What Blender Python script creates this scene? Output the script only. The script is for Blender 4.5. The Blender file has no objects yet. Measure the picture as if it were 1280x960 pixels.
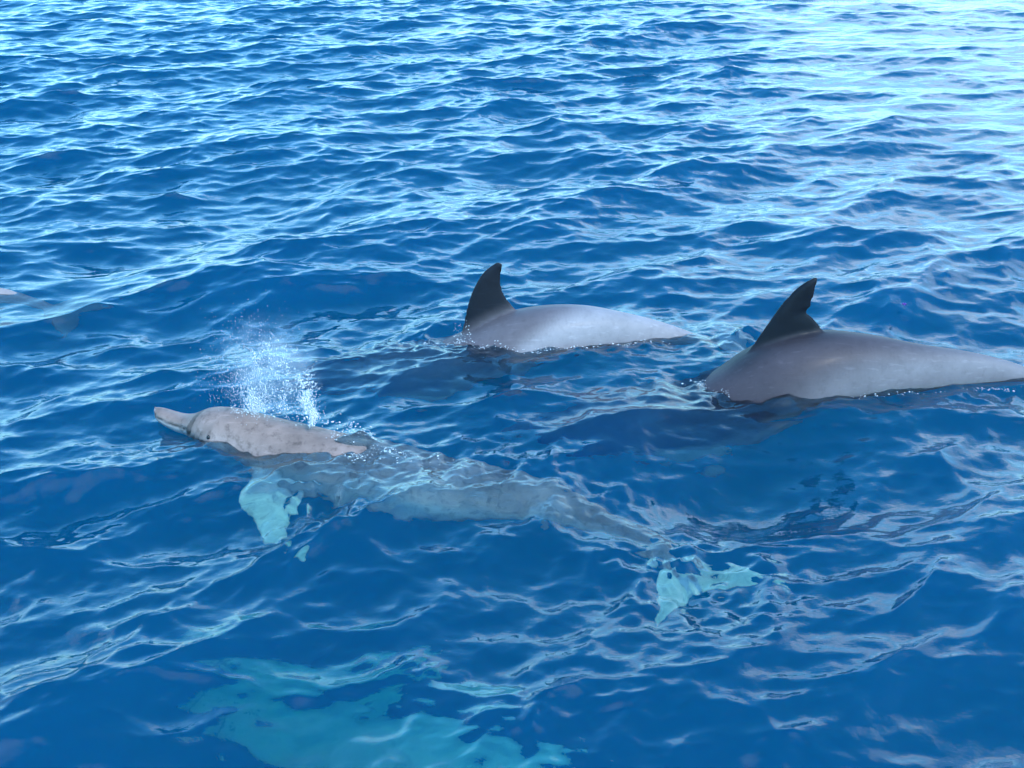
import bpy, math, random
import numpy as np
from mathutils import Vector

# ------------------------------------------------------------------ camera, sky, sun, exposure
scene = bpy.context.scene
col = scene.collection

cam_data = bpy.data.cameras.new('camera')
cam_data.sensor_width = 36.0
cam_data.lens = 36.0 * 1545.0 / 1280.0
cam_data.clip_start = 0.05
cam_data.clip_end = 20000.0
cam = bpy.data.objects.new('camera', cam_data)
cam.location = (0.0, 0.0, 2.0)
cam.rotation_euler = (math.radians(90.0 - 24.0), 0.0, 0.0)
col.objects.link(cam)
scene.camera = cam

SUN_EL, SUN_AZ = 47.0, 145.0          # azimuth clockwise from +Y (the view direction)
world = bpy.data.worlds.new('World')
scene.world = world
world.use_nodes = True
wn, wl = world.node_tree.nodes, world.node_tree.links
wn.clear()
w_out = wn.new('ShaderNodeOutputWorld')
w_bg = wn.new('ShaderNodeBackground')
w_bg.inputs['Strength'].default_value = 0.15
sky = wn.new('ShaderNodeTexSky')
sky.sky_type = 'NISHITA'
sky.sun_disc = False
sky.sun_elevation = math.radians(SUN_EL)
sky.sun_rotation = math.radians(SUN_AZ)
sky.altitude = 0.0
sky.air_density = 1.0
sky.dust_density = 0.35
sky.ozone_density = 1.5
# thin broken cloud spread over the whole sky
w_tc = wn.new('ShaderNodeTexCoord')
w_sep = wn.new('ShaderNodeSeparateXYZ')
wl.new(w_tc.outputs['Generated'], w_sep.inputs[0])
w_add = wn.new('ShaderNodeMath'); w_add.operation = 'ADD'; w_add.inputs[1].default_value = 0.22
wl.new(w_sep.outputs['Z'], w_add.inputs[0])
w_mx = wn.new('ShaderNodeMath'); w_mx.operation = 'MAXIMUM'; w_mx.inputs[1].default_value = 0.08
wl.new(w_add.outputs[0], w_mx.inputs[0])
w_dx = wn.new('ShaderNodeMath'); w_dx.operation = 'DIVIDE'
w_dy = wn.new('ShaderNodeMath'); w_dy.operation = 'DIVIDE'
wl.new(w_sep.outputs['X'], w_dx.inputs[0]); wl.new(w_mx.outputs[0], w_dx.inputs[1])
wl.new(w_sep.outputs['Y'], w_dy.inputs[0]); wl.new(w_mx.outputs[0], w_dy.inputs[1])
w_cmb = wn.new('ShaderNodeCombineXYZ')
wl.new(w_dx.outputs[0], w_cmb.inputs['X']); wl.new(w_dy.outputs[0], w_cmb.inputs['Y'])
w_off = wn.new('ShaderNodeVectorMath'); w_off.operation = 'ADD'
w_off.inputs[1].default_value = (9.2, 6.2, 0.0)
wl.new(w_cmb.outputs[0], w_off.inputs[0])
w_noise = wn.new('ShaderNodeTexNoise')
w_noise.inputs['Scale'].default_value = 0.95
w_noise.inputs['Detail'].default_value = 6.0
w_noise.inputs['Roughness'].default_value = 0.55
wl.new(w_off.outputs[0], w_noise.inputs['Vector'])
w_map = wn.new('ShaderNodeMapRange')
w_map.inputs['From Min'].default_value = 0.50
w_map.inputs['From Max'].default_value = 0.72
w_map.inputs['To Max'].default_value = 0.85
wl.new(w_noise.outputs['Fac'], w_map.inputs['Value'])
w_mix = wn.new('ShaderNodeMix'); w_mix.data_type = 'RGBA'
w_mix.inputs['B'].default_value = (11.4, 14.4, 16.6, 1.0)
# the haze and stacked cloud thicken towards the horizon all round
w_hz = wn.new('ShaderNodeMapRange'); w_hz.interpolation_type = 'SMOOTHSTEP'
w_hz.inputs['From Min'].default_value = 0.0; w_hz.inputs['From Max'].default_value = 0.52
w_hz.inputs['To Min'].default_value = 0.65; w_hz.inputs['To Max'].default_value = 0.0
wl.new(w_sep.outputs['Z'], w_hz.inputs['Value'])
w_mh = wn.new('ShaderNodeMix'); w_mh.data_type = 'RGBA'
w_mh.inputs['B'].default_value = (5.0, 8.0, 11.0, 1.0)
wl.new(w_hz.outputs[0], w_mh.inputs['Factor'])
wl.new(w_mh.outputs['Result'], w_mix.inputs['A'])
wl.new(w_map.outputs[0], w_mix.inputs['Factor'])
w_hs = wn.new('ShaderNodeHueSaturation')
w_hs.inputs['Hue'].default_value = 0.5; w_hs.inputs['Saturation'].default_value = 1.2; w_hs.inputs['Value'].default_value = 3.2
wl.new(sky.outputs['Color'], w_hs.inputs['Color'])
w_tint = wn.new('ShaderNodeMix'); w_tint.data_type = 'RGBA'; w_tint.blend_type = 'MULTIPLY'
w_tint.inputs['Factor'].default_value = 1.0; w_tint.inputs['B'].default_value = (0.42, 1.0, 1.08, 1.0)
wl.new(w_hs.outputs['Color'], w_tint.inputs['A'])
wl.new(w_tint.outputs['Result'], w_mh.inputs['A'])
wl.new(w_mix.outputs['Result'], w_bg.inputs['Color'])
wl.new(w_bg.outputs[0], w_out.inputs['Surface'])

sun_data = bpy.data.lights.new('sun', 'SUN')
sun_data.energy = 2.3
sun_data.angle = math.radians(0.53)
sun_data.color = (1.0, 0.955, 0.89)
sun = bpy.data.objects.new('sun', sun_data)
_e, _a = math.radians(SUN_EL), math.radians(SUN_AZ)
to_sun = Vector((math.sin(_a) * math.cos(_e), math.cos(_a) * math.cos(_e), math.sin(_e)))
sun.rotation_euler = to_sun.to_track_quat('Z', 'Y').to_euler()
sun.location = to_sun * 50
col.objects.link(sun)
sun_data.cycles.is_caustics_light = True

vs = scene.view_settings
vs.view_transform = 'Standard'
vs.look = 'None'
vs.exposure = 0.58
vs.gamma = 1.0
vs.use_curve_mapping = False
scene.cycles.use_denoising = True
scene.cycles.max_bounces = 8
scene.cycles.transmission_bounces = 6
scene.cycles.diffuse_bounces = 3
scene.cycles.volume_bounces = 2
scene.cycles.glossy_bounces = 3
scene.cycles.caustics_reflective = False
scene.cycles.caustics_refractive = True
scene.cycles.sample_clamp_indirect = 3.0
scene.cycles.sample_clamp_direct = 6.0
scene.cycles.blur_glossy = 0.3

random.seed(11)
rng = np.random.default_rng(5)


# ------------------------------------------------------------------ node helpers
def new_mat(name):
    m = bpy.data.materials.new(name)
    m.use_nodes = True
    m.node_tree.nodes.clear()
    return m, m.node_tree.nodes, m.node_tree.links


# ------------------------------------------------------------------ the sea surface
def ocean_tile(L, N, lam_min, lam_max, wind_deg, spread, slope_rms, seed, tilt=0.0, iso=0.12):
    """One periodic patch of wind waves: height and horizontal displacement."""
    r = np.random.default_rng(seed)
    k1 = 2 * np.pi * np.fft.fftfreq(N, d=L / N)
    kx, ky = np.meshgrid(k1, k1, indexing='xy')
    k = np.hypot(kx, ky)
    k[0, 0] = 1.0
    th = np.arctan2(ky, kx) - math.radians(wind_deg)
    lam = 2 * np.pi / k
    band = 1 / (1 + (lam_min / lam) ** 8) / (1 + (lam / lam_max) ** 6)
    D = (np.abs(np.cos(th)) ** spread) + iso
    S = k ** (-4.0 + tilt) * band * D
    S[0, 0] = 0
    A = np.sqrt(S) * (r.standard_normal((N, N)) + 1j * r.standard_normal((N, N)))
    gx = np.real(np.fft.ifft2(1j * kx * A)); gy = np.real(np.fft.ifft2(1j * ky * A))
    s = slope_rms / math.sqrt(np.mean(gx ** 2 + gy ** 2))
    A *= s
    h = np.real(np.fft.ifft2(A))
    dx = np.real(np.fft.ifft2(1j * kx / k * A))
    dy = np.real(np.fft.ifft2(1j * ky / k * A))
    return [L, N, np.stack([h, dx, dy], -1).astype(np.float32)]


def sample(tile, x, y, rot=0.0, ox=0.0, oy=0.0):
    L, N, F = tile
    c, s = math.cos(rot), math.sin(rot)
    u = ((x * c + y * s + ox) / L * N) % N
    v = ((-x * s + y * c + oy) / L * N) % N
    i = np.floor(u).astype(np.int64); j = np.floor(v).astype(np.int64)
    fu = (u - i)[..., None].astype(np.float32); fv = (v - j)[..., None].astype(np.float32)
    i %= N; j %= N
    i2 = (i + 1) % N; j2 = (j + 1) % N
    f = (F[j, i] * (1 - fu) + F[j, i2] * fu) * (1 - fv) + (F[j2, i] * (1 - fu) + F[j2, i2] * fu) * fv
    out = f.copy()
    out[..., 1] = f[..., 1] * c - f[..., 2] * s
    out[..., 2] = f[..., 1] * s + f[..., 2] * c
    return out


SWELL = ocean_tile(26.0, 1024, 0.36, 2.0, 118.0, 5.0, 0.175, 3, tilt=0.4, iso=0.07)
CHOP = ocean_tile(9.3, 1024, 0.085, 0.5, 112.0, 3.2, 0.17, 8, tilt=0.2, iso=0.09)
RIPPLE = ocean_tile(3.1, 512, 0.03, 0.1, 100.0, 1.0, 0.095, 21, iso=0.4)

# places where animals press on the surface: (x, y, radius x, radius y, calming)
CALM = [(-0.95, 4.02, 0.50, 0.28, 0.75), (-0.45, 3.88, 0.42, 0.26, 0.6), (0.0, 3.72, 0.40, 0.28, 0.2),
        (0.05, 4.98, 0.45, 0.30, 0.7), (0.55, 5.0, 0.40, 0.28, 0.7),
        (1.05, 4.52, 0.45, 0.30, 0.7), (1.70, 4.54, 0.50, 0.28, 0.7), (-2.65, 5.6, 0.5, 0.3, 0.6)]
# places where the water is torn up: (x, y, rx, ry, strength)
TURB = [(-0.32, 4.86, 0.34, 0.20, 1.4), (0.15, 4.80, 0.35, 0.09, 1.1), (0.62, 4.88, 0.30, 0.10, 0.9),
        (0.98, 4.98, 0.28, 0.18, 1.4), (0.74, 4.48, 0.20, 0.14, 0.9), (0.95, 4.36, 0.30, 0.09, 1.5), (1.25, 4.36, 0.42, 0.08, 1.3), (1.75, 4.40, 0.40, 0.07, 1.2),
        (-0.20, 3.74, 0.45, 0.20, 1.2), (0.20, 3.54, 0.35, 0.20, 1.2), (-0.55, 3.82, 0.25, 0.10, 1.0), (-0.95, 3.90, 0.25, 0.08, 0.8),
        (-1.30, 3.95, 0.20, 0.20, 0.5), (-1.5, 3.4, 0.4, 0.25, 0.5), (-0.70, 3.53, 0.20, 0.18, 3.0), (0.52, 3.15, 0.22, 0.22, 3.0), (0.0, 2.38, 0.55, 0.25, 0.6)]


def blob(x, y, b):
    return np.exp(-((x - b[0]) / b[2]) ** 2 - ((y - b[1]) / b[3]) ** 2)


def axis(spans):
    """Grid coordinates with a spacing that changes from span to span."""
    out = [spans[0][0]]
    for a, b, d0, d1 in spans:
        p = a
        while p < b - 1e-6:
            f = (p - a) / (b - a)
            p = min(b, p + d0 * (d1 / d0) ** f)
            out.append(p)
    return np.array(out)


gx = axis([(-6000, -60, 900, 12), (-60, -9, 5, 0.2), (-9, -2.6, 0.042, 0.014), (-2.6, 2.6, 0.0115, 0.0115),
           (2.6, 9, 0.014, 0.042), (9, 60, 0.2, 5), (60, 6000, 12, 900)])
gy = axis([(-60, 1.2, 6, 0.05), (1.2, 2.0, 0.02, 0.0115), (2.0, 6.2, 0.0105, 0.0125), (6.2, 20, 0.0125, 0.036),
           (20, 90, 0.06, 6), (90, 9000, 8, 900)])
X, Y = np.meshgrid(gx, gy, indexing='xy')
sw = sample(SWELL, X, Y, 0.0, 3.0, 7.0)
ch = sample(CHOP, X, Y, 0.13, 1.0, 2.0)
rp = sample(RIPPLE, X, Y, 0.4, 0.4, 0.2)
calm = np.ones_like(X)
for b in CALM:
    calm *= 1 - b[4] * blob(X, Y, b)
turb = np.zeros_like(X)
for b in TURB:
    turb = np.maximum(turb, b[4] * blob(X, Y, b))
# gusts: patches of stronger and weaker ripple
gust = sample(SWELL, X * 0.31, Y * 0.31, 0.9, 11.0, 4.0)[..., 0]
gust = np.clip(0.75 + gust / (np.std(gust) + 1e-9) * 0.35, 0.2, 1.5)
# a smoother slick stretching away on one side
slick = np.clip(1.25 * np.exp(-((X - 0.35 * Y + 0.2) / (0.17 * np.maximum(Y, 1.0))) ** 2) * (1 / (1 + np.exp(-(Y - 7.0) / 0.9))), 0, 1)
slick *= np.clip(0.75 + sample(SWELL, X * 0.6, Y * 0.6, 2.1, 5.0, 9.0)[..., 0] * 9.0, 0.25, 1.0)
far = 1 / (1 + (np.hypot(X, Y) / 26.0) ** 4)
fine = 1 / (1 + (np.hypot(X, Y) / 19.0) ** 6)
wS = calm * far * (1 - 0.45 * slick)
wC = (0.45 + 0.55 * calm) * far * (0.85 + 0.15 * gust) * (1 - 0.6 * slick)
wR = (gust * 0.8 * (1 - 0.6 * slick) + 2.0 * turb) * fine
lump = sample(CHOP, X, Y, 1.1, 4.0, 5.0)[..., 0] * 1.5 * np.minimum(turb, 1.0)
Z = sw[..., 0] * wS + ch[..., 0] * wC + rp[..., 0] * wR + lump
CHOPPY = 1.3
PX = X + CHOPPY * (sw[..., 1] * wS + ch[..., 1] * wC)
PY = Y + CHOPPY * (sw[..., 2] * wS + ch[..., 2] * wC)
# small lip of water pushed up on the near dolphin's back, and bow swell round its beak
for bx, by, rx, ry, hh in [(-0.60, 3.93, 0.05, 0.03, 0.035), (-0.53, 3.94, 0.04, 0.025, 0.045), (-1.30, 4.15, 0.10, 0.06, 0.02)]:
    Z = Z + hh * blob(X, Y, (bx, by, rx, ry))


def height_at(x, y):
    i = int(np.clip(np.searchsorted(gx, x), 0, len(gx) - 1))
    j = int(np.clip(np.searchsorted(gy, y), 0, len(gy) - 1))
    return float(Z[j, i])


def grid_mesh(name, PX, PY, PZ):
    ny, nx = PX.shape
    co = np.stack([PX, PY, PZ], -1).reshape(-1, 3).astype(np.float32)
    idx = np.arange(nx * ny, dtype=np.int32).reshape(ny, nx)
    quads = np.stack([idx[:-1, :-1], idx[:-1, 1:], idx[1:, 1:], idx[1:, :-1]], -1).reshape(-1, 4)
    me = bpy.data.meshes.new(name)
    nq = len(quads)
    me.vertices.add(len(co)); me.vertices.foreach_set('co', co.ravel())
    me.loops.add(nq * 4); me.loops.foreach_set('vertex_index', quads.ravel())
    me.polygons.add(nq)
    me.polygons.foreach_set('loop_start', np.arange(0, nq * 4, 4, dtype=np.int32))
    me.polygons.foreach_set('use_smooth', np.ones(nq, dtype=bool))
    me.update(calc_edges=True)
    return me


m_water, n, l = new_mat('sea_water')
out = n.new('ShaderNodeOutputMaterial')
tc = n.new('ShaderNodeTexCoord')
bn = n.new('ShaderNodeTexNoise')
bn.inputs['Scale'].default_value = 38.0; bn.inputs['Detail'].default_value = 3.0
l.new(tc.outputs['Object'], bn.inputs['Vector'])
bump = n.new('ShaderNodeBump')
bump.inputs['Strength'].default_value = 0.22; bump.inputs['Distance'].default_value = 0.006
l.new(bn.outputs['Fac'], bump.inputs['Height'])
gl = n.new('ShaderNodeBsdfGlossy'); gl.inputs['Roughness'].default_value = 0.008
gl.inputs['Color'].default_value = (1, 1, 1, 1)
l.new(bump.outputs[0], gl.inputs['Normal'])
rf_normal = bump
rf = n.new('ShaderNodeBsdfRefraction'); rf.inputs['IOR'].default_value = 1.33
rf.inputs['Roughness'].default_value = 0.0
l.new(rf_normal.outputs[0], rf.inputs['Normal'])
rf.inputs['Color'].default_value = (0.97, 0.98, 1.0, 1)
fr = n.new('ShaderNodeFresnel'); fr.inputs['IOR'].default_value = 1.33
l.new(bump.outputs[0], fr.inputs['Normal'])
mx = n.new('ShaderNodeMixShader')
l.new(fr.outputs[0], mx.inputs[0]); l.new(rf.outputs[0], mx.inputs[1]); l.new(gl.outputs[0], mx.inputs[2])
l.new(mx.outputs[0], out.inputs['Surface'])
ab = n.new('ShaderNodeVolumeAbsorption')
ab.inputs['Color'].default_value = (0.0, 0.73, 0.77, 1); ab.inputs['Density'].default_value = 1.35
vsc = n.new('ShaderNodeVolumeScatter')
vsc.inputs['Color'].default_value = (0.0, 0.38, 1.0, 1); vsc.inputs['Density'].default_value = 0.60
va = n.new('ShaderNodeAddShader')
l.new(ab.outputs[0], va.inputs[0]); l.new(vsc.outputs[0], va.inputs[1])
l.new(va.outputs[0], out.inputs['Volume'])

me = grid_mesh('sea', PX, PY, Z)
me.materials.append(m_water)
sea = bpy.data.objects.new('sea', me)
col.objects.link(sea)
sea['kind'] = 'structure'
sea['label'] = 'choppy deep blue sea surface'
sea.cycles.is_caustics_caster = True

# the deep, far below
m_deep, n, l = new_mat('deep_water')
out = n.new('ShaderNodeOutputMaterial')
d = n.new('ShaderNodeBsdfDiffuse'); d.inputs['Color'].default_value = (0.004, 0.03, 0.09, 1)
l.new(d.outputs[0], out.inputs['Surface'])
bx_ = np.array([[-6000, 6000], [-6000, 6000]], dtype=float); by_ = np.array([[-60, -60], [9000, 9000]], dtype=float)
me = grid_mesh('seabed', bx_, by_, np.full((2, 2), -14.0))
me.materials.append(m_deep)
bed = bpy.data.objects.new('seabed', me); col.objects.link(bed)
bed['kind'] = 'structure'; bed['label'] = 'dark sea floor far below the surface'


# ------------------------------------------------------------------ dolphins
#          t     top    bottom  half-width   (of body length)
PROF = np.array([
    [0.000, 0.003, 0.004, 0.004],
    [0.006, 0.009, 0.010, 0.011],
    [0.020, 0.012, 0.014, 0.016],
    [0.045, 0.014, 0.018, 0.019],
    [0.068, 0.018, 0.024, 0.025],
    [0.078, 0.031, 0.028, 0.034],
    [0.095, 0.047, 0.034, 0.044],
    [0.120, 0.058, 0.042, 0.054],
    [0.160, 0.067, 0.053, 0.064],
    [0.220, 0.077, 0.066, 0.076],
    [0.300, 0.086, 0.078, 0.086],
    [0.380, 0.091, 0.084, 0.090],
    [0.460, 0.091, 0.082, 0.088],
    [0.540, 0.086, 0.075, 0.080],
    [0.620, 0.077, 0.064, 0.067],
    [0.700, 0.064, 0.051, 0.051],
    [0.780, 0.050, 0.039, 0.035],
    [0.860, 0.036, 0.028, 0.021],
    [0.920, 0.026, 0.020, 0.015],
    [0.970, 0.016, 0.013, 0.014],
    [1.000, 0.008, 0.007, 0.010]])


def hermite(tk, vk, t):
    """Smooth curve through the keys (non-uniform Catmull-Rom)."""
    tk = np.asarray(tk, float); vk = np.asarray(vk, float)
    if vk.ndim == 1: vk = vk[:, None]
    m = np.gradient(vk, tk, axis=0)
    i = np.clip(np.searchsorted(tk, t, side='right') - 1, 0, len(tk) - 2)
    h = (tk[i + 1] - tk[i])[:, None]; s = ((t - tk[i]) / (tk[i + 1] - tk[i]))[:, None]
    return ((2*s**3 - 3*s**2 + 1) * vk[i] + (s**3 - 2*s**2 + s) * h * m[i]
            + (-2*s**3 + 3*s**2) * vk[i + 1] + (s**3 - s**2) * h * m[i + 1])


def resample(poly, k):
    p = np.asarray(poly, float)
    d = np.r_[0, np.cumsum(np.linalg.norm(np.diff(p, axis=0), axis=1))]
    return hermite(d / d[-1], p, k)


def fin_loft(origin, ax_a, ax_h, le, te, thick, n_span=26, n_chord=9):
    """Fin from its leading and trailing edge (a, h pairs in the plane ax_a, ax_h)."""
    origin = np.asarray(origin, float); a = np.asarray(ax_a, float); h = np.asarray(ax_h, float)
    a = a / np.linalg.norm(a); h = h / np.linalg.norm(h); nrm = np.cross(a, h); nrm /= np.linalg.norm(nrm)
    k = np.linspace(0, 1, n_span)
    LE, TE = resample(le, k), resample(te, k)
    rows = []
    c = np.linspace(0, 1, n_chord)
    prof = np.sqrt(c) * (1 - c) * 2.1 + 0.10 * np.sin(np.pi * np.clip(c * 1.0, 0, 1)) ** .5
    for i, kk in enumerate(k):
        th = thick * (1 - 0.72 * kk)
        pts = LE[i] + (TE[i] - LE[i]) * c[:, None]
        up = origin + pts[:, :1] * a + pts[:, 1:] * h
        t_ = (th * prof * 0.5 + 0.0045)[:, None]
        ring = np.concatenate([up + nrm * t_, (up - nrm * t_)[::-1]])
        rows.append(ring)
    V = np.concatenate(rows); m = 2 * n_chord
    F = []
    for i in range(n_span - 1):
        for j in range(m):
            F.append((i*m + j, i*m + (j+1) % m, (i+1)*m + (j+1) % m, (i+1)*m + j))
    F.append(tuple(range(m))[::-1]); F.append(tuple(range((n_span-1)*m, n_span*m)))
    return V, F


def body_frames(keys, L, roll, girth=1.0):
    tk = [q[0] for q in keys]
    t = np.linspace(0, 1, 150)
    R = hermite(tk, [q[1:4] for q in keys], t)
    T = np.gradient(R, axis=0); T /= np.linalg.norm(T, axis=1)[:, None]
    up = np.array([0, 0, 1.0])
    U = up - T * (T @ up)[:, None]; U /= np.linalg.norm(U, axis=1)[:, None]
    S = np.cross(T, U)
    rr = math.radians(roll)
    U2 = U * math.cos(rr) + S * math.sin(rr); S2 = np.cross(T, U2)
    P = hermite(PROF[:, 0], PROF[:, 1:] * L, t) * (1 - (1 - girth) * np.clip((t - 0.08) / 0.08, 0, 1))[:, None]
    C = R - U2 * P[:, :1]
    return t, R, T, U2, S2, P, C


def make_dolphin(keys, L, roll=0.0, fins=(), palette=None, voxel=0.0075):
    t, R, T, U, S, P, C = body_frames(keys, L, roll, (palette or {}).get('girth', 1.0))
    m = 44
    ph = np.linspace(0, 2 * np.pi, m, endpoint=False)
    cs, sn = np.cos(ph), np.sin(ph)
    lat = np.sign(cs) * np.abs(cs) ** 0.95; ver = np.sign(sn) * np.abs(sn) ** 0.95
    V = []
    for i in range(len(t)):
        vert = np.where(ver > 0, ver * P[i, 0], ver * P[i, 1])
        V.append(C[i] + S[i] * (lat * P[i, 2])[:, None] + U[i] * vert[:, None])
    V = np.concatenate(V)
    F = []
    nt = len(t)
    for i in range(nt - 1):
        for j in range(m):
            F.append((i*m + j, i*m + (j+1) % m, (i+1)*m + (j+1) % m, (i+1)*m + j))
    F.append(tuple(range(m))[::-1]); F.append(tuple(range((nt-1)*m, nt*m)))
    parts = [(V, F)]
    # flukes
    ax_t = T[-6]; o = C[-8]
    k = L / 2.25 * (palette or {}).get('fluke', 1.0)
    for s in (-1, 1):
        le = [(-0.02*k, -0.01*k), (0.045*k, 0.05*k), (0.12*k, 0.15*k), (0.20*k, 0.225*k), (0.275*k, 0.262*k)]
        te = [(0.19*k, -0.01*k), (0.225*k, 0.035*k), (0.245*k, 0.10*k), (0.265*k, 0.18*k), (0.29*k, 0.262*k)]
        parts.append(fin_loft(o, ax_t, S[-6] * s, le, te, 0.034*k))
    for f in fins:
        parts.append(fin_loft(*f))
    verts, faces, off = [], [], 0
    for v, f in parts:
        verts.append(v); faces += [tuple(q + off for q in ff) for ff in f]; off += len(v)
    raw = bpy.data.meshes.new('dolphin_raw')
    raw.from_pydata([tuple(q) for q in np.concatenate(verts)], [], faces)
    raw.update()
    tmp = bpy.data.objects.new('dolphin_raw', raw); col.objects.link(tmp)
    # outward normals, one closed skin over body and fins
    import bmesh
    bm = bmesh.new(); bm.from_mesh(raw); bmesh.ops.recalc_face_normals(bm, faces=bm.faces); bm.to_mesh(raw); bm.free()
    md = tmp.modifiers.new('skin', 'REMESH'); md.mode = 'VOXEL'; md.voxel_size = voxel; md.use_smooth_shade = True
    sm = tmp.modifiers.new('smooth', 'SMOOTH'); sm.factor = 0.5; sm.iterations = 5
    dg = bpy.context.evaluated_depsgraph_get()
    me = bpy.data.meshes.new_from_object(tmp.evaluated_get(dg))
    bpy.data.objects.remove(tmp); bpy.data.meshes.remove(raw)
    nv = len(me.vertices)
    co = np.empty(nv * 3, np.float32); me.vertices.foreach_get('co', co); co = co.reshape(-1, 3).astype(float)
    # body coordinates of every skin vertex
    best = np.empty(nv, int)
    for a in range(0, nv, 20000):
        q = co[a:a+20000]
        dd = ((q[:, None, :] - C[None]) ** 2).sum(-1)
        best[a:a+20000] = dd.argmin(1)
    q = co - C[best]
    tt = t[best]; vv = (q * U[best]).sum(1); hv = (q * S[best]).sum(1)
    top = P[best, 0]; bot = P[best, 1]; wid = P[best, 2]
    rel = np.where(vv > 0, vv / top, vv / bot)
    above = vv - top
    # groove of the mouth along the beak
    beak = (tt < 0.105) & (tt > 0.004)
    gape = 0.02 - np.clip((tt - 0.07) / 0.04, 0, 1) * 0.10
    g = np.exp(-((rel - gape) / 0.13) ** 2) * beak * (np.abs(hv) / np.maximum(wid, 1e-4) > 0.5)
    co -= S[best] * (np.sign(hv) * g * 0.0045)[:, None]
    me.vertices.foreach_set('co', co.astype(np.float32).ravel())
    pal = dict(back=(0.16, 0.145, 0.15), flank=(0.33, 0.305, 0.31), belly=(0.60, 0.56, 0.55), fin=(0.022, 0.026, 0.036), cape=[(0, 0.35), (1, 0.35)], soft=0.35)
    pal.update(palette or {})
    back, flank, belly, finc = (np.array(pal[k_]) for k_ in ('back', 'flank', 'belly', 'fin'))

    def ss(a, b, x):
        x = np.clip((x - a) / (b - a), 0, 1); return x * x * (3 - 2 * x)
    thr = np.interp(tt, [q_[0] for q_ in pal['cape']], [q_[1] for q_ in pal['cape']])
    cape = ss(-pal['soft'], pal['soft'], rel - thr)
    c = flank + (back - flank) * cape[:, None]
    bl = ss(pal.get('belly_lo', -0.25), pal.get('belly_hi', -0.75), rel)
    c = c + (belly - c) * bl[:, None]
    dark = ss(pal.get('fin_lo', -0.01), pal.get('fin_hi', 0.11), above) * ss(0.40, 0.46, tt) * ss(0.68, 0.58, tt)
    c = c + (finc - c) * dark[:, None]
    c = c * (1 - g[:, None] * 0.8)
    patch = np.exp(-(((tt - 0.105) / 0.022) ** 2) - ((rel - 0.30) / 0.20) ** 2) * (np.abs(hv) > 0.6 * wid)
    c = c * (1 - 0.55 * patch[:, None])
    blow = np.exp(-(((tt - 0.135) * L / 0.018) ** 2 + (hv / 0.02) ** 2)) * (rel > 0.6)
    c = c * (1 - 0.7 * blow[:, None])
    crease_shade = np.exp(-(((tt - 0.074) * L / 0.007) ** 2)) * (rel > -0.4)  # shade of the crease between beak and melon, painted into the skin
    c = c * (1 - pal.get('crease', 0.5) * crease_shade[:, None])
    c = c * (1 + pal.get('lit_rear', 0.0) * ss(0.28, 0.48, tt))[:, None]  # rear skin lightened to make up for sunlight lost under water
    limb = ss(1.15, 1.6, np.abs(hv) / np.maximum(wid, 0.02)) * ((tt < 0.45) | (tt > 0.88))
    c = c + (np.array(pal.get('limb', pal['flank'])) - c) * limb[:, None]
    at = me.attributes.new('skin', 'FLOAT_COLOR', 'POINT')
    rgba = np.ones((nv, 4), np.float32); rgba[:, :3] = c
    at.data.foreach_set('color', rgba.ravel())
    me.polygons.foreach_set('use_smooth', np.ones(len(me.polygons), bool))
    return me, (t, R, T, U, S, P, C)


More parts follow.
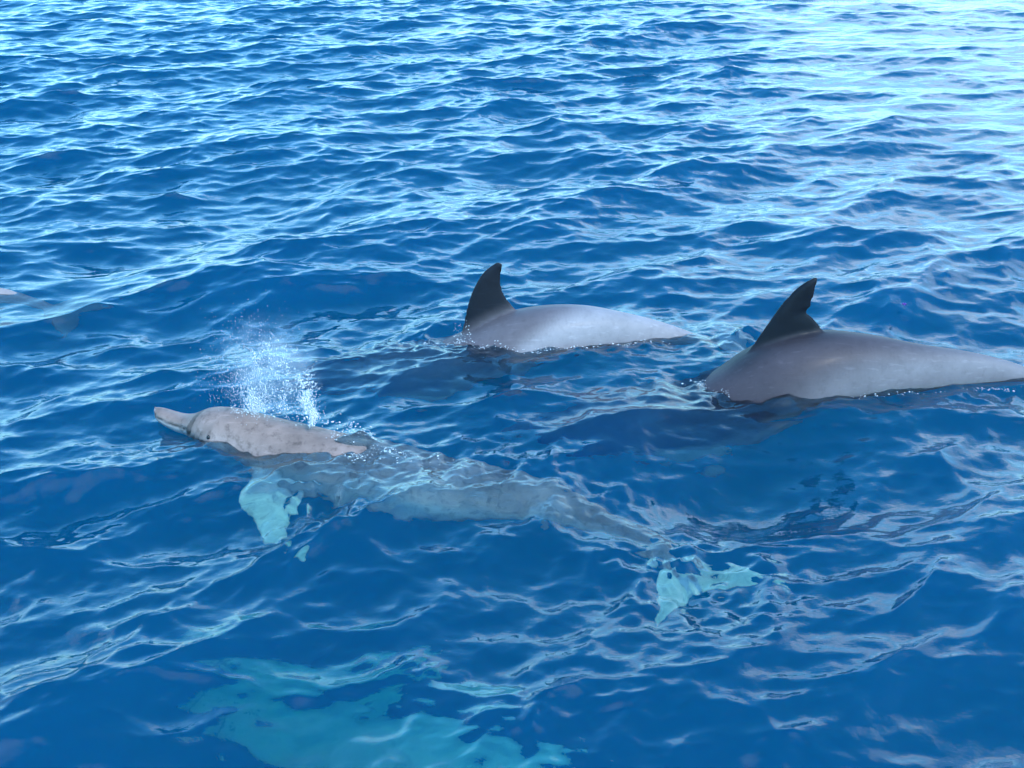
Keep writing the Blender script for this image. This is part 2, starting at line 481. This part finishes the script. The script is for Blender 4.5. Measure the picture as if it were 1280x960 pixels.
def skin_material(name, rough=0.5, coat=0.03, blotch=0.13, spots=0.0):
    m, n, l = new_mat(name)
    out = n.new('ShaderNodeOutputMaterial')
    b = n.new('ShaderNodeBsdfPrincipled')
    a = n.new('ShaderNodeAttribute'); a.attribute_name = 'skin'
    tc = n.new('ShaderNodeTexCoord')
    n1 = n.new('ShaderNodeTexNoise'); n1.inputs['Scale'].default_value = 7.0; n1.inputs['Detail'].default_value = 6.0
    n1.inputs['Roughness'].default_value = 0.65
    l.new(tc.outputs['Object'], n1.inputs['Vector'])
    mr = n.new('ShaderNodeMapRange'); mr.inputs['From Min'].default_value = 0.3; mr.inputs['From Max'].default_value = 0.7
    mr.inputs['To Min'].default_value = 1 - blotch; mr.inputs['To Max'].default_value = 1 + blotch
    l.new(n1.outputs['Fac'], mr.inputs['Value'])
    # fine scratches and rake marks along the body
    mp = n.new('ShaderNodeMapping'); mp.inputs['Scale'].default_value = (5, 75, 75)
    l.new(tc.outputs['Object'], mp.inputs['Vector'])
    n2 = n.new('ShaderNodeTexNoise'); n2.inputs['Scale'].default_value = 1.0; n2.inputs['Detail'].default_value = 4.0
    l.new(mp.outputs[0], n2.inputs['Vector'])
    mr2 = n.new('ShaderNodeMapRange'); mr2.inputs['From Min'].default_value = 0.58; mr2.inputs['From Max'].default_value = 0.74
    mr2.inputs['To Min'].default_value = 1.0; mr2.inputs['To Max'].default_value = 1.25
    l.new(n2.outputs['Fac'], mr2.inputs['Value'])
    mu = n.new('ShaderNodeMath'); mu.operation = 'MULTIPLY'
    l.new(mr.outputs[0], mu.inputs[0]); l.new(mr2.outputs[0], mu.inputs[1])
    if spots:
        n4 = n.new('ShaderNodeTexNoise'); n4.inputs['Scale'].default_value = 34.0; n4.inputs['Detail'].default_value = 5.0
        n4.inputs['Roughness'].default_value = 0.7
        l.new(tc.outputs['Object'], n4.inputs['Vector'])
        mr3 = n.new('ShaderNodeMapRange'); mr3.inputs['From Min'].default_value = 0.52; mr3.inputs['From Max'].default_value = 0.68
        mr3.inputs['To Min'].default_value = 1.0; mr3.inputs['To Max'].default_value = 1.0 - spots
        l.new(n4.outputs['Fac'], mr3.inputs['Value'])
        mu2 = n.new('ShaderNodeMath'); mu2.operation = 'MULTIPLY'
        l.new(mu.outputs[0], mu2.inputs[0]); l.new(mr3.outputs[0], mu2.inputs[1]); mu = mu2
    vm = n.new('ShaderNodeVectorMath'); vm.operation = 'SCALE'
    l.new(a.outputs['Color'], vm.inputs[0]); l.new(mu.outputs[0], vm.inputs['Scale'])
    l.new(vm.outputs[0], b.inputs['Base Color'])
    b.inputs['Roughness'].default_value = rough
    b.inputs['IOR'].default_value = 1.33
    b.inputs['Specular IOR Level'].default_value = 0.22
    b.inputs['Coat Weight'].default_value = coat
    b.inputs['Coat Roughness'].default_value = 0.22
    b.inputs['Coat IOR'].default_value = 1.33
    bp = n.new('ShaderNodeBump'); bp.inputs['Strength'].default_value = 0.12; bp.inputs['Distance'].default_value = 0.004
    n3 = n.new('ShaderNodeTexNoise'); n3.inputs['Scale'].default_value = 30.0; n3.inputs['Detail'].default_value = 4.0
    l.new(tc.outputs['Object'], n3.inputs['Vector'])
    l.new(n3.outputs['Fac'], bp.inputs['Height']); l.new(bp.outputs[0], b.inputs['Normal'])
    l.new(b.outputs[0], out.inputs['Surface'])
    return m


M_SKIN = skin_material('wet_dolphin_skin', spots=0.12)
M_SPOT = skin_material('mottled_dolphin_skin', blotch=0.32, spots=0.42)
m_eye, n, l = new_mat('dolphin_eye')
out = n.new('ShaderNodeOutputMaterial'); b = n.new('ShaderNodeBsdfPrincipled')
b.inputs['Base Color'].default_value = (0.008, 0.007, 0.007, 1); b.inputs['Roughness'].default_value = 0.1
l.new(b.outputs[0], out.inputs['Surface'])


def ball_mesh(name, r, sub=2):
    import bmesh
    bm = bmesh.new(); bmesh.ops.create_icosphere(bm, subdivisions=sub, radius=r)
    me = bpy.data.meshes.new(name); bm.to_mesh(me); bm.free()
    me.polygons.foreach_set('use_smooth', np.ones(len(me.polygons), bool))
    return me


EYE = ball_mesh('eye', 0.0085); EYE.materials.append(m_eye)


def add_dolphin(label, keys, L, roll, fins, palette=None, eyes=False, skin=None):
    me, fr = make_dolphin(keys, L, roll, fins, palette)
    me.name = 'dolphin'
    me.materials.append(skin or M_SKIN)
    o = bpy.data.objects.new('dolphin', me); col.objects.link(o)
    o['label'] = label; o['category'] = 'dolphin'; o['group'] = 'dolphins of one pod'
    o.cycles.is_caustics_receiver = True
    if eyes:
        t, R, T, U, S, P, C = fr
        i = int(np.argmin(abs(t - 0.125)))
        for s in (-1, 1):
            p = C[i] + S[i] * s * (P[i, 2] * 0.91) + U[i] * P[i, 0] * 0.36
            e = bpy.data.objects.new('eye', EYE); col.objects.link(e); e.location = p; e.parent = o
    return o, fr


def flipper(fr, t0, s, out_v, aft_v, size=1.0, drop=0.45):
    t, R, T, U, S, P, C = fr
    i = int(np.argmin(abs(t - t0)))
    o = C[i] + S[i] * s * P[i, 2] * 0.72 - U[i] * P[i, 1] * drop
    h = S[i] * s * out_v[0] - U[i] * out_v[1] + T[i] * aft_v
    a = T[i] - h * (T[i] @ h) / (h @ h)
    k = size
    le = [(-0.075*k, -0.05*k), (-0.07*k, 0.06*k), (-0.045*k, 0.16*k), (0.01*k, 0.26*k), (0.085*k, 0.335*k)]
    te = [(0.085*k, -0.05*k), (0.085*k, 0.05*k), (0.075*k, 0.14*k), (0.085*k, 0.24*k), (0.095*k, 0.335*k)]
    return (o, a, h, le, te, 0.036*k)


def frames_for(keys, L, roll, girth=1.0):
    return body_frames(keys, L, roll, girth)


# -- the dolphin lifting its head and blowing
K1 = [(0.00, -1.335, 4.185, 0.045), (0.07, -1.180, 4.115, 0.046), (0.10, -1.115, 4.090, 0.080), (0.14, -1.035, 4.065, 0.091),
      (0.22, -0.865, 4.015, 0.070), (0.35, -0.600, 3.940, 0.036), (0.50, -0.290, 3.840, -0.006), (0.65, 0.005, 3.740, -0.030),
      (0.80, 0.285, 3.600, -0.095), (0.92, 0.465, 3.455, -0.150), (1.00, 0.545, 3.345, -0.205)]
L1 = 2.20
f1 = frames_for(K1, L1, -5, 0.81)
dors1 = (f1[1][71] - f1[3][71] * 0.02, f1[2][71], f1[3][71],
         [(-0.09, -0.06), (-0.05, 0.01), (0.0, 0.05), (0.06, 0.075), (0.11, 0.085)],
         [(0.16, -0.06), (0.13, 0.0), (0.115, 0.04), (0.115, 0.07), (0.12, 0.085)], 0.04)
fl1 = [flipper(f1, 0.262, s, (0.86, 0.50), 0.25, 1.2) for s in (-1, 1)]
add_dolphin('pinkish tan dolphin with beak and head raised, spraying from its blowhole', K1, L1, -5, fl1,
            dict(back=(0.200, 0.140, 0.122), flank=(0.34, 0.265, 0.240), belly=(0.34, 0.32, 0.31), belly_lo=0.35, belly_hi=-0.35, cape=[(0, 0.2), (0.1, 0.3), (1, 0.5)], soft=0.5, crease=0.5, limb=(0.72, 0.62, 0.46), lit_rear=0.4, fluke=1.02, girth=0.81), eyes=True, skin=M_SPOT)

# -- the pale dolphin rolling forward, fin just behind the torn water
K2 = [(0.00, -1.05, 4.98, -0.42), (0.10, -0.88, 4.985, -0.31), (0.25, -0.62, 4.985, -0.150), (0.38, -0.37, 4.98, -0.050), (0.47, -0.19, 4.98, 0.035),
      (0.54, -0.05, 4.98, 0.105), (0.60, 0.08, 4.98, 0.138), (0.70, 0.31, 4.99, 0.145), (0.78, 0.49, 5.0, 0.110),
      (0.86, 0.67, 5.02, 0.055), (0.93, 0.83, 5.04, -0.015), (1.00, 0.99, 5.06, -0.105)]
L2 = 2.28
f2 = frames_for(K2, L2, -3)
D2 = ([-0.214, 4.985, 0.035], [1, 0.02, 0], [0, 0.03, 1],
      [(-0.05, -0.12), (-0.005, -0.01), (0.022, 0.11), (0.055, 0.20), (0.095, 0.265), (0.150, 0.306)],
      [(0.29, -0.03), (0.225, 0.100), (0.190, 0.145), (0.170, 0.195), (0.168, 0.255), (0.176, 0.300)], 0.055)
fl2 = [flipper(f2, 0.245, s, (0.35, 0.45), 0.85, 0.85) for s in (-1, 1)]
add_dolphin('pale grey dolphin arching its back, rounded dark fin with white spray at its foot', K2, L2, -3, [D2] + fl2,
            dict(back=(0.105, 0.089, 0.098), flank=(0.228, 0.208, 0.220), belly=(0.20, 0.19, 0.19), belly_lo=0.1, belly_hi=-0.4, fin=(0.010, 0.012, 0.017), cape=[(0, -0.1), (0.48, -0.15), (0.58, 0.45), (0.70, 0.95), (0.78, 1.3), (1, 1.3)], soft=0.24, fin_lo=-0.03, fin_hi=0.06))

# -- the darker dolphin with the nicked fin
K3 = [(0.00, -0.05, 4.60, -0.52), (0.10, 0.14, 4.59, -0.40), (0.25, 0.45, 4.57, -0.215), (0.36, 0.70, 4.56, -0.065), (0.42, 0.83, 4.55, 0.030), (0.47, 0.95, 4.55, 0.120),
      (0.53, 1.09, 4.55, 0.180), (0.59, 1.23, 4.55, 0.200), (0.67, 1.42, 4.55, 0.185), (0.76, 1.63, 4.55, 0.145),
      (0.84, 1.82, 4.56, 0.112), (0.92, 2.01, 4.57, 0.062), (1.00, 2.20, 4.58, -0.02)]
L3 = 2.36
f3 = frames_for(K3, L3, -3)
D3 = ([0.955, 4.55, 0.130], [1, 0, 0], [0, 0.03, 1],
      [(-0.10, -0.13), (-0.01, -0.005), (0.055, 0.105), (0.115, 0.200), (0.175, 0.266), (0.226, 0.297)],
      [(0.34, -0.02), (0.278, 0.072), (0.238, 0.122), (0.200, 0.160), (0.222, 0.176), (0.214, 0.196), (0.224, 0.212), (0.228, 0.250), (0.236, 0.290)], 0.055)
fl3 = [flipper(f3, 0.245, s, (0.35, 0.45), 0.85, 0.85) for s in (-1, 1)]
add_dolphin('darker brown grey dolphin arching its back, tall pointed fin nicked on its trailing edge', K3, L3, -3, [D3] + fl3,
            dict(back=(0.055, 0.044, 0.051), flank=(0.165, 0.149, 0.160), belly=(0.19, 0.185, 0.185), belly_lo=0.0, belly_hi=-0.45, cape=[(0, -0.5), (0.4, -0.6), (0.5, 0.0), (0.6, 0.25), (0.75, 0.75), (0.9, 1.2), (1, 1.2)], soft=0.5, fin=(0.006, 0.008, 0.012), fin_lo=-0.045, fin_hi=0.03))

# -- a pale dolphin gliding deep below
K4 = [(0.00, -1.30, 3.70, -1.35), (0.10, -1.10, 3.55, -1.22), (0.25, -0.78, 3.30, -1.14), (0.50, -0.22, 2.86, -0.84),
      (0.75, 0.34, 2.52, -0.70), (1.00, 0.88, 2.28, -0.64)]
f4 = frames_for(K4, 2.3, 40)
fl4 = [flipper(f4, 0.245, s, (0.85, 0.5), 0.4, 1.0) for s in (-1, 1)]
add_dolphin('submerged pale dolphin gliding deep below, a blurred turquoise shape', K4, 2.3, 40, fl4,
            dict(back=(0.66, 0.66, 0.62), flank=(0.72, 0.72, 0.68), belly=(0.76, 0.75, 0.72)))

# -- one just under the surface, passing out of view
K5 = [(0.00, -4.35, 5.75, -0.20), (0.10, -4.13, 5.74, -0.09), (0.25, -3.80, 5.72, -0.01), (0.50, -3.24, 5.68, 0.045),
      (0.62, -2.97, 5.66, 0.020), (0.75, -2.68, 5.64, 0.0), (0.88, -2.40, 5.60, -0.005), (1.00, -2.15, 5.57, -0.16)]
f5 = frames_for(K5, 2.25, 0)
D5 = (f5[1][74] - np.array([0, 0, 0.03]), [1, 0, 0], [0, 0, 1], D2[3], D2[4], 0.05)
fl5 = [flipper(f5, 0.245, s, (0.8, 0.6), 0.4, 1.0) for s in (-1, 1)]
add_dolphin('dusky pink dolphin barely breaking the surface, only its tail stock showing', K5, 2.25, 0, [D5] + fl5,
            dict(back=(0.24, 0.20, 0.20), flank=(0.28, 0.24, 0.24), limb=(0.17, 0.16, 0.16), belly=(0.17, 0.16, 0.16)))


# ------------------------------------------------------------------ spray and foam
m_spray, n, l = new_mat('white_spray')
out = n.new('ShaderNodeOutputMaterial'); b = n.new('ShaderNodeBsdfPrincipled')
b.inputs['Base Color'].default_value = (0.95, 0.96, 0.97, 1); b.inputs['Roughness'].default_value = 0.15
b.inputs['Transmission Weight'].default_value = 0.5; b.inputs['IOR'].default_value = 1.33
l.new(b.outputs[0], out.inputs['Surface'])

_ico = ball_mesh('droplet_base', 1.0, 1)
IV = np.array([v.co for v in _ico.vertices]); IF = np.array([tuple(p.vertices) for p in _ico.polygons])


def droplets(name, label, pts, radii, stretch=None, category='spray'):
    P = np.asarray(pts, float); R = np.asarray(radii, float)
    r = np.random.default_rng(len(P))
    V = np.empty((len(P), len(IV), 3))
    st = np.ones((len(P), 3)) if stretch is None else np.asarray(stretch, float)
    jit = 1 + r.uniform(-0.25, 0.25, (len(P), len(IV), 1))
    V = P[:, None] + IV[None] * jit * R[:, None, None] * st[:, None]
    F = (IF[None] + (np.arange(len(P)) * len(IV))[:, None, None]).reshape(-1, 3)
    me = bpy.data.meshes.new(name)
    me.from_pydata(V.reshape(-1, 3).tolist(), [], F.tolist())
    me.polygons.foreach_set('use_smooth', np.ones(len(me.polygons), bool))
    me.materials.append(m_spray)
    o = bpy.data.objects.new(name, me); col.objects.link(o)
    o['kind'] = 'stuff'; o['label'] = label; o['category'] = category
    return o


# the blow: a loose curtain of droplets with two denser jets
pts, rad, st = [], [], []
bx, by, bz = -0.92, 4.04, 0.12


def drop(p, r, s=1.3):
    pts.append(p); rad.append(r); st.append((1, 1, s))


def size(k):
    return k * float(np.exp(rng.normal(0, 0.55)))


for c_ in range(330):                     # curtain: droplets in torn clumps
    u = rng.uniform(0, 1); hgt = 0.31 * rng.beta(1.4, 1.4)
    if hgt > 0.31 - 1.1 * (u - 0.52) ** 2 + rng.normal(0, 0.02): continue
    x0 = -0.99 + u * 0.30 + (u - 0.5) * hgt * 0.2; y0 = 4.03 - u * 0.07 + rng.normal(0, 0.035)
    sp = rng.uniform(0.004, 0.016)
    for i in range(int(rng.integers(4, 26))):
        drop((x0 + rng.normal(0, sp), y0 + rng.normal(0, sp), 0.09 + hgt + rng.normal(0, sp * 1.5)), min(size(0.00072), 0.0024))
for i in range(2000):                     # tall jet, fraying outwards
    hgt = 0.21 * rng.beta(0.9, 1.9); w_ = 0.006 + hgt * 0.09
    drop((-0.715 + rng.normal(0, w_) - hgt * 0.1 + 0.012 * math.sin(hgt * 55), 3.97 + rng.normal(0, 0.016), 0.080 + hgt), min(size(0.0010), 0.003))
for i in range(1200):                      # low plume at the blowhole
    hgt = 0.10 * rng.beta(0.9, 2.2); w_ = 0.020 * (1 - hgt / 0.13) + 0.004
    drop((-0.925 + rng.normal(0, w_) - hgt * 0.15, 4.04 + rng.normal(0, 0.016), 0.095 + hgt), min(size(0.0008), 0.003))
for i in range(2600):                      # fine drifting mist
    drop((-0.93 + rng.normal(0, 0.075), 4.05 + rng.normal(0, 0.05), 0.14 + abs(rng.normal(0.0, 0.13))), abs(rng.normal(0.0006, 0.0003)) + 0.0003, 1.0)
for i in range(160):                      # drops landing on the back
    u = rng.uniform(0, 1)
    drop((-0.93 + 0.38 * u, 4.03 - 0.11 * u + rng.normal(0, 0.025), 0.125 - 0.045 * u + abs(rng.normal(0, 0.012))), abs(rng.normal(0.001, 0.001)) + 0.0005, 1.0)
droplets('blow_spray', 'white blow of droplets bursting above the pink dolphin', pts, rad, st)


def foam_patch(label, spots, seed):
    r = np.random.default_rng(seed); p, q, s = [], [], []
    for (x0, y0, x1, y1, cnt, sp, hh) in spots:
        cl = r.uniform(0, 1, max(3, cnt // 28))
        for i in range(int(cnt * 0.8)):
            u = (cl[r.integers(len(cl))] + r.normal(0, 0.025)) if r.uniform() < 0.8 else r.uniform(); x = x0 + (x1 - x0) * u + r.normal(0, sp); y = y0 + (y1 - y0) * u + r.normal(0, sp * 0.6)
            z = height_at(x, y) + abs(r.normal(0, hh))
            p.append((x, y, z)); q.append(abs(r.normal(0.0007, 0.0007)) + 0.0004); s.append((1.5, 1.2, 0.7))
    return droplets('foam', label, p, q, s, 'foam')


foam_patch('white froth kicked up at the foot of the rounded fin',
           [(-0.24, 4.90, -0.17, 4.88, 120, 0.012, 0.05), (-0.42, 4.90, -0.20, 4.86, 90, 0.03, 0.008), (-0.18, 4.84, 0.12, 4.80, 160, 0.02, 0.006),
            (0.12, 4.81, 0.70, 4.92, 180, 0.018, 0.004)], 2)
foam_patch('beaded froth along the waterline of the dolphin with the nicked fin',
           [(0.72, 4.52, 0.86, 4.42, 90, 0.025, 0.008), (0.86, 4.41, 1.35, 4.39, 150, 0.012, 0.004), (1.35, 4.39, 2.0, 4.45, 150, 0.012, 0.004)], 3)
foam_patch('froth and bubbles on the lip of water over the pink back',
           [(-0.64, 3.92, -0.50, 3.93, 160, 0.015, 0.02), (-0.50, 3.88, -0.25, 3.82, 140, 0.03, 0.004), (-0.60, 3.83, -0.30, 3.78, 110, 0.025, 0.004)], 4)

# ------------------------------------------------------------------ a scrap of purple, its nature unknown
m_speck, n, l = new_mat('plain_purple')
out = n.new('ShaderNodeOutputMaterial'); b = n.new('ShaderNodeBsdfPrincipled')
b.inputs['Base Color'].default_value = (0.10, 0.035, 0.28, 1); b.inputs['Roughness'].default_value = 0.4
l.new(b.outputs[0], out.inputs['Surface'])
sx, sy = 1.80, 5.33
sz = height_at(sx, sy)
rr = np.random.default_rng(4)
vts, fcs = [], []
nu, nv_ = 7, 5
for lay in (0.0, 0.0012):
    for i in range(nu):
        for j in range(nv_):
            vts.append((sx + (i - 3) * 0.003, sy + (j - 2) * 0.005, sz + 0.010 + lay + 0.006 * math.sin(i * 1.7 + j) * math.cos(j * 1.3)))
q = nu * nv_
for i in range(nu - 1):
    for j in range(nv_ - 1):
        a0 = i * nv_ + j
        fcs.append((a0, a0 + 1, a0 + nv_ + 1, a0 + nv_)); fcs.append((q + a0, q + a0 + nv_, q + a0 + nv_ + 1, q + a0 + 1))
rim = [i * nv_ for i in range(nu)] + [(nu - 1) * nv_ + j for j in range(1, nv_)] + [i * nv_ + nv_ - 1 for i in range(nu - 2, -1, -1)] + [j for j in range(nv_ - 2, 0, -1)]
for a0, b0 in zip(rim, rim[1:] + rim[:1]):
    fcs.append((a0, a0 + q, b0 + q, b0))
me = bpy.data.meshes.new('purple_speck'); me.from_pydata(vts, [], fcs); me.materials.append(m_speck)
o = bpy.data.objects.new('purple_speck', me); col.objects.link(o)
o['label'] = 'tiny purple scrap on the sea behind the nicked fin'; o['category'] = 'speck'

# ------------------------------------------------------------------ fine breath mist hanging in the blow
import bmesh
m_mist, n, l = new_mat('breath_mist')
out = n.new('ShaderNodeOutputMaterial'); pv = n.new('ShaderNodeVolumePrincipled')
pv.inputs['Color'].default_value = (0.96, 0.97, 0.98, 1)
tc = n.new('ShaderNodeTexCoord')
ln = n.new('ShaderNodeVectorMath'); ln.operation = 'LENGTH'
l.new(tc.outputs['Object'], ln.inputs[0])
fall = n.new('ShaderNodeMapRange'); fall.interpolation_type = 'SMOOTHSTEP'
fall.inputs['From Min'].default_value = 0.15; fall.inputs['From Max'].default_value = 0.95
fall.inputs['To Min'].default_value = 1.0; fall.inputs['To Max'].default_value = 0.0
l.new(ln.outputs['Value'], fall.inputs['Value'])
ns = n.new('ShaderNodeTexNoise'); ns.inputs['Scale'].default_value = 2.6; ns.inputs['Detail'].default_value = 5.0
l.new(tc.outputs['Object'], ns.inputs['Vector'])
nr = n.new('ShaderNodeMapRange'); nr.inputs['From Min'].default_value = 0.42; nr.inputs['From Max'].default_value = 0.72
l.new(ns.outputs['Fac'], nr.inputs['Value'])
mm = n.new('ShaderNodeMath'); mm.operation = 'MULTIPLY'
l.new(fall.outputs[0], mm.inputs[0]); l.new(nr.outputs[0], mm.inputs[1])
md_ = n.new('ShaderNodeMath'); md_.operation = 'MULTIPLY'; md_.inputs[1].default_value = 7.0
l.new(mm.outputs[0], md_.inputs[0]); l.new(md_.outputs[0], pv.inputs['Density'])
l.new(pv.outputs[0], out.inputs['Volume'])
bm = bmesh.new(); bmesh.ops.create_icosphere(bm, subdivisions=3, radius=1.0)
me = bpy.data.meshes.new('blow_mist'); bm.to_mesh(me); bm.free(); me.materials.append(m_mist)
o = bpy.data.objects.new('blow_mist', me); col.objects.link(o)
o.location = (-0.86, 4.04, 0.27); o.scale = (0.23, 0.13, 0.24)
o['kind'] = 'stuff'; o['label'] = 'thin white breath mist hanging over the pink dolphin'; o['category'] = 'mist'
